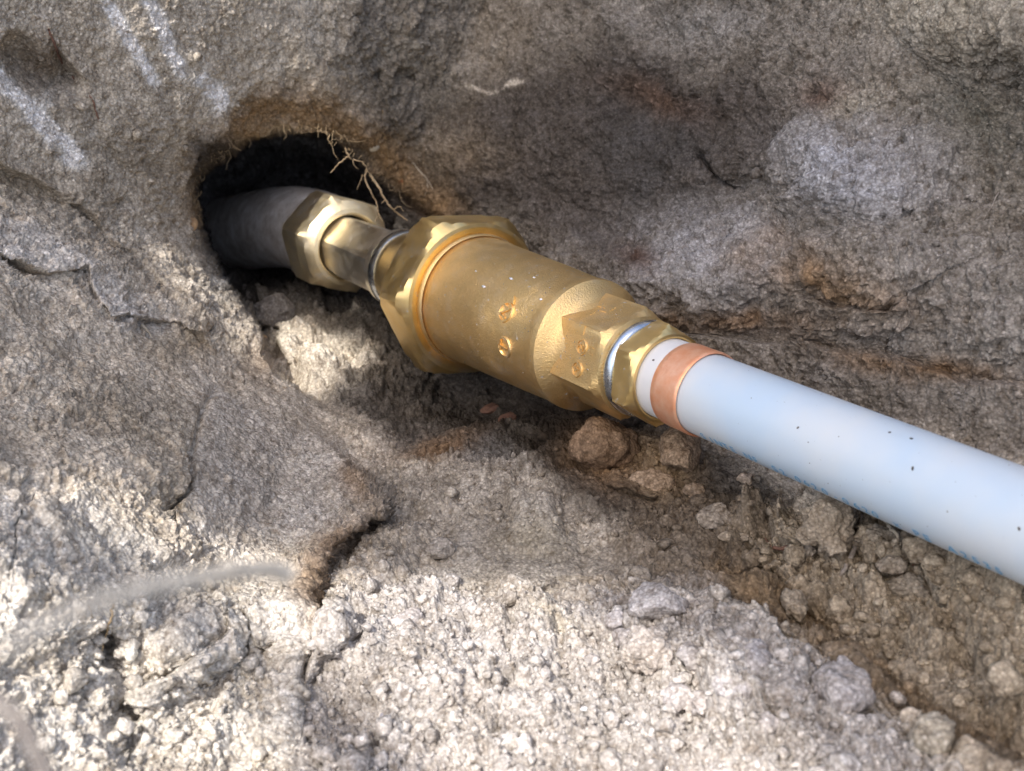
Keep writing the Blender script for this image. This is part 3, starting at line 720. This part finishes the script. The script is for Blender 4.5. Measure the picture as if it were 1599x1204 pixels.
clods = [
 (635, 948, 30, 17, 0, PALE, 'pale rounded clod on the left edge of the sunlit patch, above its darker twin'),
 (642, 990, 30, 20, 8, PALE, 'blocky sunlit clod with shaded underside, directly under the pale rounded one'),
 (1016, 1032, 36, 34, 0, (160, 150, 140), 'knobbly popcorn-like clod in the loose soil at bottom centre right'),
 (1035, 968, 44, 34, 14, (146, 144, 148), 'broad flat-topped grey clod just above the knobbly clod'),
 (965, 985, 18, 16, 30, (142, 136, 138), 'small round clod left of the broad flat-topped clod'),
 (978, 1008, 20, 14, 20, (142, 136, 138), 'oval clod wedged between flat-topped clod and knobbly clod'),
 (1238, 1038, 44, 20, 42, (146, 134, 118), 'long tan clod lying diagonally at the foot of the brown ridge'),
 (1188, 1052, 27, 40, -8, (142, 140, 146), 'tall smooth grey clod left of the long tan clod'),
 (1228, 1096, 34, 26, 8, (146, 138, 130), 'rounded clod with tan underside below the long tan clod'),
 (1310, 1102, 42, 50, 22, (146, 142, 144), 'largest wedge-shaped grey clod near the bottom right corner area'),
 (1468, 1165, 32, 28, 0, (134, 128, 112), 'olive-grey round clod at the foot of the ridge near bottom right'),
 (1402, 1103, 12, 11, 0, (150, 146, 142), 'small round crumb alone in the dark gully beside the ridge'),
 (1150, 1092, 26, 32, -20, (142, 140, 146), 'grey clod left of the rounded clod with tan underside'),
 (1085, 1040, 28, 20, 20, (142, 138, 140), 'low grey clod to the right of the knobbly clod'),
 (1095, 1118, 20, 22, 0, PALE, 'egg-shaped pale clod in the sunlit soil at bottom centre right'),
 (1060, 1105, 22, 24, 25, PALE, 'pale clod just left of the egg-shaped one'),
 (1195, 1140, 22, 18, 20, PALE, 'pale lump under the grey clods near the bottom edge'),
 (820, 1104, 15, 11, 0, (172, 168, 166), 'small sunlit potato-shaped clod in the bottom centre'),
 (1062, 725, 34, 48, 4, (136, 112, 84), 'upright tan soil block under the copper ring'),
 (1088, 777, 17, 14, 0, (140, 118, 92), 'small tan lump at the right foot of the upright tan block'),
 (1020, 765, 34, 18, 10, (132, 108, 80), 'low tan lump at the left foot of the upright tan block'),
 (950, 722, 56, 42, 6, (116, 90, 62), 'big brown earth chunk in the shadow under the brass fitting'),
 (985, 660, 52, 20, 8, (70, 60, 52), 'dark flat chunk tucked behind the big brown chunk'),
 (1120, 822, 26, 20, -10, (134, 124, 110), 'grey-tan nodule with a curled crust below it, right of the trench floor centre'),
 (1148, 848, 24, 9, 16, (140, 128, 110), 'curled crust hanging off the lower right of the grey-tan nodule'),
 (1168, 760, 17, 12, 8, (160, 140, 118), 'flat tan pebble-like clod alone below the pipe'),
 (1298, 795, 30, 26, 20, (130, 124, 114), 'grey clod half hidden under the lower edge of the pipe'),
 (1290, 838, 40, 34, 40, (132, 120, 102), 'large crumbly tan clod below the pipe where a brown root ends'),
 (1258, 872, 22, 14, 0, (138, 130, 118), 'small crumbly clod below the large tan one'),
 (1370, 860, 34, 24, 10, (126, 118, 104), 'crumbly clod between the flattened stalk and the bent straw'),
 (1395, 893, 24, 15, 0, (134, 124, 110), 'rounded clod under the tip of the bent straw'),
 (1238, 962, 20, 24, 0, (134, 124, 106), 'cluster-like clod hanging at the upper end of the brown ridge'),
 (1420, 930, 44, 18, 6, (128, 120, 106), 'long crusty clod on the shelf, right of centre'),
 (1535, 885, 46, 24, 22, (130, 114, 98), 'flat reddish-grey clod just under the pipe near the right edge'),
 (1490, 965, 24, 16, 30, (150, 122, 92), 'orange-tan clod in the crusty shelf at the right'),
 (708, 918, 15, 11, 0, (150, 146, 144), 'small clod at the top edge of the sunlit soil'),
 (690, 870, 22, 16, 0, (126, 120, 112), 'grey clod beside a dark crack in the shaded floor'),
 (430, 505, 32, 28, 0, (92, 88, 88), 'dark lump in the hole below the small nut'),
 (580, 960, 16, 12, 0, (146, 142, 140), 'small shaded clod left of the two pale clods'),
 (925, 1045, 14, 12, 10, PALE, 'round crumb at the shadow edge left of the knobbly clod'),
]
for i, (x, y, rx, ry, rot, c, lab) in enumerate(clods):
    lump('soil_clod', x, y, rx*1.08, ry*1.08, lab, 'soil clod', rot, G, c, seed=i, sink=.12, flat=.85, angular=.55 if i not in (2, 31) else .1, rough=1.0 if i not in (2, 31, 27, 29) else 1.9)
lump('pebble', 293, 352, 10, 11, 'amber pebble at the left rim of the hole', 'pebble', 0, None, m=M['amber'], rough=.3, angular=.2, flat=.9, sink=.1)
lump('pebble', 331, 293, 6, 5, 'tiny orange-tan pebble just inside the left rim of the hole', 'pebble', m=M['amber'], rough=.2, angular=.2, dz=-.6)
lump('pebble', 630, 281, 9, 7, 'rusty orange pebble in the soil right of the hole roots', 'pebble', m=M['orange'], rough=.4, angular=.3, sink=.25)
lump('pebble', 605, 1122, 11, 17, 'dark slate-grey pebble lying in the sunlit soil at bottom', 'pebble', -20, m=M['slate'], rough=.15, angular=.2)
lump('pebble', 411, 530, 7, 8, 'brown pebble on the soil edge beside the dry stalk', 'pebble', m=M['amber'], rough=.2, angular=.2)
lump('pebble', 766, 640, 16, 11, 'reddish stone in the dark below the valve body, left one', 'pebble', m=M['red_root'], rough=.4, angular=.4)
lump('pebble', 793, 655, 15, 11, 'reddish stone in the dark below the valve body, right one', 'pebble', m=M['red_root'], rough=.4, angular=.4)
lump('pebble', 1209, 757, 10, 9, 'small pinkish pebble just below the pipe edge', 'pebble', m=M['grey_root'], rough=.4, angular=.3)
lump('pebble', 912, 1108, 8, 5, 'bright white quartz fleck in the sunlit soil', 'pebble', m=M['quartz'], rough=.2, angular=.6)
lump('leaf_fragment', 1379, 838, 7, 5, 'tiny yellow plant fragment in the clods below the pipe', 'plant fragment', 40, m=plain('yellow_bit', (.35, .28, .05), (.5, .42, .1)), rough=.3)

# loose crumbs, far too many to count
rr = np.random.default_rng(5)
jj = []; NCR = 9000
inside = np.where((X > -60) & (X < 1660) & (Y > -50) & (Y < 1260), loose*.95+.06*patch+.03, 0)
inside[hs > 20] *= .3
pr = inside.ravel()/inside.sum(); pick = rr.choice(len(pr), NCR, p=pr)
V0, F0 = I1
sz = np.clip(.028*(rr.pareto(2.4, NCR)+1), 0, .22)
Vs = V0[None]*(1+.38*rr.normal(size=(NCR, len(V0), 1))*.6)*(sz[:, None, None]*(.8+.4*rr.random((NCR, 1, 3))))
cpos = VP[pick]+Nn.reshape(-1, 3)[pick]*(sz*.35)[:, None]
Vs = (Vs+cpos[:, None]).reshape(-1, 3); Fs = (F0[None]+(np.arange(NCR)*len(V0))[:, None, None]).reshape(-1, 3)
cr = mesh_obj('soil_crumbs', Vs, Fs, M['soil'], origin=(0, 0, 40))
cc = np.repeat(col.reshape(-1, 3)[pick]*(.95+.3*rr.random((NCR, 1))), len(V0), 0)
at = cr.data.color_attributes.new('soil_colour', 'FLOAT_COLOR', 'POINT'); at.data.foreach_set('color', np.concatenate([np.clip(cc, 0, .85), np.ones((len(cc), 1))], 1).astype(np.float32).ravel())
# coarser broken bits among them
NM = 450; wgt = np.where((X > 480) & (X < 1660) & (Y > 760) & (Y < 1260), np.maximum(shelf*1.6, .5*loose), 0)+np.where((X > 0) & (X < 480) & (Y > 900) & (Y < 1260), .25*loose, 0)
pk = rr.choice(wgt.size, NM, p=wgt.ravel()/wgt.sum()); Vb, Fb = I3
sm = np.clip(.09*(rr.pareto(3.0, NM)+1), 0, .34); VV = []
for k in range(NM):
    v = Vb*(.7+.6*rr.random(3))
    for q in range(5):
        d_ = rr.normal(size=3); d_ /= np.linalg.norm(d_); v = v-np.outer(np.maximum(0, v@d_-(.45+.4*rr.random())), d_)*.85
    VV.append(v)
VV = np.array(VV)*sm[:, None, None]; sh = VV+np.arange(NM)[:, None, None]*3.17
VV = VV*(1+.35*fbm(sh, .16, 3, 2., .6, True)[..., None])
VV = (VV+(VP[pk]+Nn.reshape(-1, 3)[pk]*(sm*.3)[:, None])[:, None]).reshape(-1, 3)
mb = mesh_obj('soil_fragments', VV, (Fb[None]+(np.arange(NM)*len(Vb))[:, None, None]).reshape(-1, 3), M['soil'], origin=(0, 0, 40))
cb = np.repeat(col.reshape(-1, 3)[pk]*(1.0+.25*rr.random((NM, 1))), len(Vb), 0)
at = mb.data.color_attributes.new('soil_colour', 'FLOAT_COLOR', 'POINT'); at.data.foreach_set('color', np.concatenate([np.clip(cb, 0, .85), np.ones((len(cb), 1))], 1).astype(np.float32).ravel())
tag(mb, 'broken soil fragments spilled over the trench floor', 'soil fragments', None, 'stuff')
tag(cr, 'loose crumbs and grains of dry soil scattered over the trench', 'soil crumbs', None, 'stuff')

# ------------------------------------------------------------------ roots, stalks
def path(pts, lift=.08):
    """pts: (x, y) follows the soil, (x, y, z) hangs free at that depth"""
    out = []
    for p in pts:
        z = p[2] if len(p) > 2 else zt(p[0], p[1])-lift
        out.append(PX(p[0], p[1], z))
    return out
def root(name, pts, rpx, label, cat='root', m='root', group=None, lift=.08, jit=.015, tip=.35, branches=(), n=6):
    z0 = pts[0][2] if len(pts[0]) > 2 else zt(pts[0][0], pts[0][1]); r0 = rpx*z0/F
    p = spline(path(pts, lift), n, jit); k = len(p)
    V, F_ = tubes(p, [r0*(1+(tip-1)*i/(k-1)) for i in range(k)], 8)
    if not branches:
        o = mesh_obj(name, V, F_, M[m]); return tag(o, label, cat, group)
    e = empty(name, p[0], label, cat, group); mesh_obj('main_strand', V, F_, M[m], e)
    for b, rb in branches:
        p = spline(path(b, lift), n, jit); k = len(p); r1 = rb*z0/F
        V, F_ = tubes(p, [r1*(1-.6*i/(k-1)) for i in range(k)], 7); mesh_obj('side_strand', V, F_, M[m], e)
    return e
ZR = 49.0
root('hanging_root', [(508, 153), (520, 178), (527, 205), (536, 225), (544, 243, ZR), (552, 249, ZR-.3), (567, 254, ZR-.4), (575, 268, ZR-.2), (580, 275, ZR)], 2.0,
     'branching tan root draped over the top rim of the hole', m='root', branches=[
     ([(544, 245, ZR), (533, 252, ZR), (523, 262, ZR), (516, 270, ZR)], 1.3), ([(550, 249, ZR), (553, 258, ZR), (560, 264, ZR)], 1.2),
     ([(535, 222), (522, 218, ZR), (514, 224, ZR)], 1.0),
     ([(573, 265, ZR), (570, 280, ZR), (578, 298, ZR), (587, 315, ZR+.3), (590, 332, ZR+.4), (586, 347, ZR+.5)], 1.7),
     ([(590, 332, ZR+.4), (598, 346, ZR+.3)], 1.0), ([(566, 272, ZR), (562, 285, ZR), (557, 296, ZR)], .9),
     ([(578, 272, ZR), (588, 288, ZR), (598, 305, ZR), (608, 321, ZR), (622, 334, ZR+.2), (636, 344, ZR+.3)], 2.3),
     ([(602, 312, ZR), (596, 318, ZR)], .9), ([(615, 327, ZR), (624, 322, ZR), (630, 330, ZR)], .9)])
root('arched_root', [(536, 216), (552, 214), (566, 218), (577, 225)], 1.4, 'short arched yellow root ending in a pale bulb beside the hole', m='root')
root('thin_root', [(577, 248), (592, 262), (602, 278), (608, 290), (618, 305)], 1.2, 'thin tan root running down along the right rim of the hole', m='root')
lump('root_bulb', 584, 230, 9, 6, 'pale bulb-like nodule on the soil right of the hole', 'root nodule', -35, m=M['pale_root'], rough=.4, angular=.1)
root('thin_root', [(597, 172), (601, 190), (603, 215), (605, 235), (609, 255), (610, 262)], 1.5, 'straight pale root hanging vertically above the large nut', m='root')
root('thin_root', [(638, 246), (648, 258), (658, 270), (667, 280), (668, 295), (672, 308)], 1.2, 'wispy forked root just above the large nut', m='pale_root', branches=[([(667, 280), (673, 290), (677, 302)], 1.0), ([(668, 295), (663, 306)], .8)])
root('dry_stalk', [(382, 448), (388, 462), (391, 480), (392, 508)], 4.0, 'short split tan stalk standing at the bottom left of the hole', 'stalk', 'grey_root', lift=.5, tip=.8, jit=.03)
root('thin_root', [(304, 318), (308, 332), (313, 350)], 1.2, 'short pale rootlet at the left rim of the hole', m='pale_root', lift=.12)
root('thin_root', [(560, 577), (580, 562), (597, 544), (606, 530)], 1.1, 'fine brown rootlet below the large nut', m='root', lift=.3)
root('twig', [(1222, 262), (1240, 272), (1262, 284)], 2.4, 'pale straight twig stuck on the dark trench wall', 'twig', 'grey_root', lift=.2, tip=.8)
root('bent_straw', [(1383, 815), (1392, 826), (1402, 838), (1405, 850), (1403, 864)], 2.6, 'bent pale straw coming out from under the pipe', 'straw', 'pale_root', lift=1.0, tip=.9)
root('flat_stalk', [(1349, 805), (1342, 832), (1332, 862), (1320, 888), (1304, 905)], 4.6, 'flattened olive-grey stalk lying below the pipe', 'stalk', 'grey_root', lift=.5, tip=.6)
root('brown_root', [(1190, 862), (1205, 857), (1222, 856), (1240, 849), (1258, 845), (1268, 842)], 3.2, 'crooked reddish-brown root lying left of the large tan clod', m='red_root', lift=.25, tip=.7, branches=[([(1206, 857), (1200, 848), (1195, 840)], 2.0)])
root('thin_root', [(1228, 918), (1250, 922), (1278, 922), (1295, 914)], 1.8, 'thin yellowish root arching over the crumbs under the brown root', m='grey_root', lift=.3)
root('brown_root', [(1410, 858), (1425, 880), (1438, 890), (1446, 905)], 4.5, 'dark red root fragment right of the bent straw', m='red_root', lift=.15)
root('brown_root', [(1500, 866), (1502, 880), (1498, 896), (1488, 905)], 5, 'dark red crust-like root under the pipe near the right edge', m='red_root', lift=.1)
root('brown_root', [(75, 45), (88, 75), (104, 110), (140, 150), (155, 190), (168, 220), (188, 255), (208, 300)], 2.2, 'long thin reddish root pressed in the upper left soil face', m='red_root', lift=.0, n=8)
root('thin_root', [(1560, 300), (1535, 345)], 1.0, 'faint hair root near the right edge of the wall', m='grey_root')
root('thin_root', [(178, 945), (172, 970), (163, 998), (160, 1015)], 1.8, 'tan rootlet standing in the crumbly soil at lower left', m='root', lift=.7, branches=[([(138, 945), (146, 965), (150, 975)], 1.2)])
root('thin_root', [(222, 508), (232, 518), (238, 528)], 2.6, 'short broken pale rootlet under the left ledge', m='pale_root', lift=.25)
root('straw', [(1190, 865), (1188, 871)], 1.0, 'speck of straw by the brown root', 'straw', 'grey_root')
root('thin_root', [(436, 905), (440, 916), (439, 924)], 1.4, 'tiny curled pale rootlet under the thick blurred root', m='pale_root', lift=1.2)
# thick root close to the lens, out of focus
root('thick_root', [(-60, 1050, 5.2), (40, 992, 5.6), (150, 942, 6.2), (250, 914, 7.0), (330, 900, 7.8), (390, 890, 8.6), (425, 889, 9.0), (446, 898, 9.2)], 11, 'thick blond out-of-focus root crossing the lower left foreground', m='blond_root', tip=2.5, jit=0, n=6,
     branches=[([(352, 895, 8.0), (356, 880, 8.1), (361, 866, 8.2)], 12)])
root('reddish_stem', [(-40, 1085, 7.6), (15, 1110, 7.5), (50, 1160, 7.4), (80, 1230, 7.3)], 14, 'blurred reddish-brown stem in the bottom left corner', 'stem', 'grey_root', tip=1.0, jit=0)

# frayed rootlets all along the upper rim, uncountable
rr = np.random.default_rng(3); Vf = []; Ff = []; nv = 0
RIM = [(310, 345), (303, 300), (328, 256), (372, 230), (394, 211), (420, 204), (482, 204), (512, 206), (548, 241), (588, 274), (640, 326)]
for k in range(170):
    s = rr.random()*(len(RIM)-1.001); i = int(s); f = s-i
    x = RIM[i][0]*(1-f)+RIM[i+1][0]*f+rr.normal()*5; y = RIM[i][1]*(1-f)+RIM[i+1][1]*f-abs(rr.normal())*9
    z = min(zt(x, y-6), 51.)-.05; L_ = min(.08+.22*rr.pareto(2.2), 1.6)
    a = PX(x, y, z); dv_ = np.array([rr.normal()*.5, -1., -.3+rr.normal()*.4]); pts = [a]
    for q in range(4):
        dv_ = dv_/np.linalg.norm(dv_); a = a+dv_*L_/4; pts.append(a); dv_ = dv_+rr.normal(size=3)*.45
    v, f_ = tubes(pts, [.016, .014, .012, .010, .006], 4); Vf.append(v); Ff += [tuple(np.array(q)+nv) for q in f_]; nv += len(v)
fr = mesh_obj('rootlet_fringe', np.concatenate(Vf), Ff, M['root'])
tag(fr, 'fringe of hair-fine rootlets hanging from the rim of the hole', 'rootlets', None, 'stuff')

# grit sticking to the pipe and the brass
def grit(t0, a0, r, size, label, m='speck', lng=1.6):
    V0, F0 = I3; V = V0*np.array([lng, 1, .55])*size; V = V*(1+.2*vnoise(V+t0, size*.9)[:, None])
    P_ = sp(t0, a0, r); nrm = math.cos(R(a0))*EA+math.sin(R(a0))*EM; tg = np.cross(nrm, D)
    rt = rng.random()*3; e1 = math.cos(rt)*D+math.sin(rt)*tg; e2 = np.cross(nrm, e1)
    o = mesh_obj('grit_speck', P_+V[:, :1]*e1+V[:, 1:2]*e2+V[:, 2:]*nrm, F0, M[m]); tag(o, label, 'grit', 'dark grit specks on the plastic pipe')
grit(-4.6, -4, 1.255, .026, 'dark speck on the pipe closest to the copper ring')
grit(-8.2, -10, 1.255, .036, 'largest dark speck midway along the pipe')
grit(-7.6, -45, 1.255, .03, 'dark speck near the upper edge of the pipe, upper one')
grit(-7.0, -42, 1.255, .025, 'faint dark speck near the upper edge of the pipe, left one')
grit(-11.2, 6, 1.255, .03, 'dark speck low on the right end of the pipe')
grit(-12.4, 14, 1.255, .04, 'long dark speck beside the reddish chip on the pipe', lng=3)
grit(2.0-.5, -15, 1.28, .03, 'dark speck on the white sleeve beside the copper ring')
grit(-12.95, 16, 1.27, .13, 'reddish-tan chip of soil on the pipe at the right edge of the picture', 'amber', 1.8)

# limbs added to carry the unseen foliage
def shade_limb(p, q, r0, r1):
    k = 9; pts = [np.array(p)+(np.array(q)-np.array(p))*i/(k-1)+rng.normal(0, .012, 3) for i in range(k)]
    V, F_ = tubes(pts, [r0+(r1-r0)*i/(k-1) for i in range(k)], 9); raw_obj('shade_limb', V, F_, m_bark, br, bo)
mx_ = (lo+hi)/2
def on_plane(a, b, d): return SO+a*SA+b*SB+(DIST+d)*SUN
shade_limb(on_plane(hi[0]+.5, mx_[1]+.1, .25), on_plane(mx_[0]+.1, mx_[1]+.12, .12), .022, .012)
shade_limb(on_plane(mx_[0]+.1, mx_[1]+.12, .12), on_plane(lo[0]+.1, mx_[1]+.16, .08), .012, .004)

# a dusting of grit over the pipe
Vg = []; V0, F0 = I1
for k in range(60):
    t0 = -.8-12.5*rng.random(); a0 = -75+150*rng.random(); z_ = .006+.011*rng.random()**3
    Vg.append(sp(t0, a0, 1.25)+V0*z_*(.8+.5*rng.random(3)))
gp = mesh_obj('fine_grit', np.concatenate(Vg), (F0[None]+(np.arange(60)*len(V0))[:, None, None]).reshape(-1, 3), M['speck'])
tag(gp, 'fine dark grit dusted over the plastic pipe', 'grit', None, 'stuff')

# soil dust and pale flakes stuck to the brass
Vg = []; rg = np.random.default_rng(8)
for k in range(260):
    if k < 170: t0 = 6.4+6.7*rg.random(); a0 = -70+150*rg.random(); r0 = float(rbody(t0))+.002
    else: t0 = 3.6+1.7*rg.random(); a0 = rg.choice([-46, 14])+rg.normal()*11; r0 = h1/math.cos(R(abs((a0+46) % 60 if (a0+46) % 60 < 30 else 60-(a0+46) % 60)))+.002
    z_ = .008+.016*rg.random()**3
    Vg.append(sp(t0, a0, r0)+V0*z_*(.5+1.1*rg.random(3)))
ft = mesh_obj('dust_flakes', np.concatenate(Vg), (F0[None]+(np.arange(260)*len(V0))[:, None, None]).reshape(-1, 3), M['grey_root'])
tag(ft, 'soil grains and dust stuck to the brass body', 'soil dust', None, 'stuff')
FL = [(8.9, -28, .10), (8.0, -38, .07), (9.9, -12, .09), (8.3, -4, .05), (6.7, -20, .06), (10.9, -22, .04), (12.4, 12, .04), (5.6, -40, .07)]
for i, (t0, a0, z_) in enumerate(FL):
    q = np.random.default_rng(i+40); nrm = math.cos(R(a0))*EA+math.sin(R(a0))*EM; tg = np.cross(nrm, D)
    r0 = float(rbody(t0)) if t0 > 6 else h1+.01
    v = V0*z_*(1+.35*q.normal(size=(len(V0), 1)))*np.array([1.3, .7, .16])
    P_ = sp(t0, a0, r0+.004)+v[:, :1]*D+v[:, 1:2]*tg+v[:, 2:]*nrm
    o = mesh_obj('pale_flake', P_, F0, M['quartz'], body if t0 > 6 else sock)
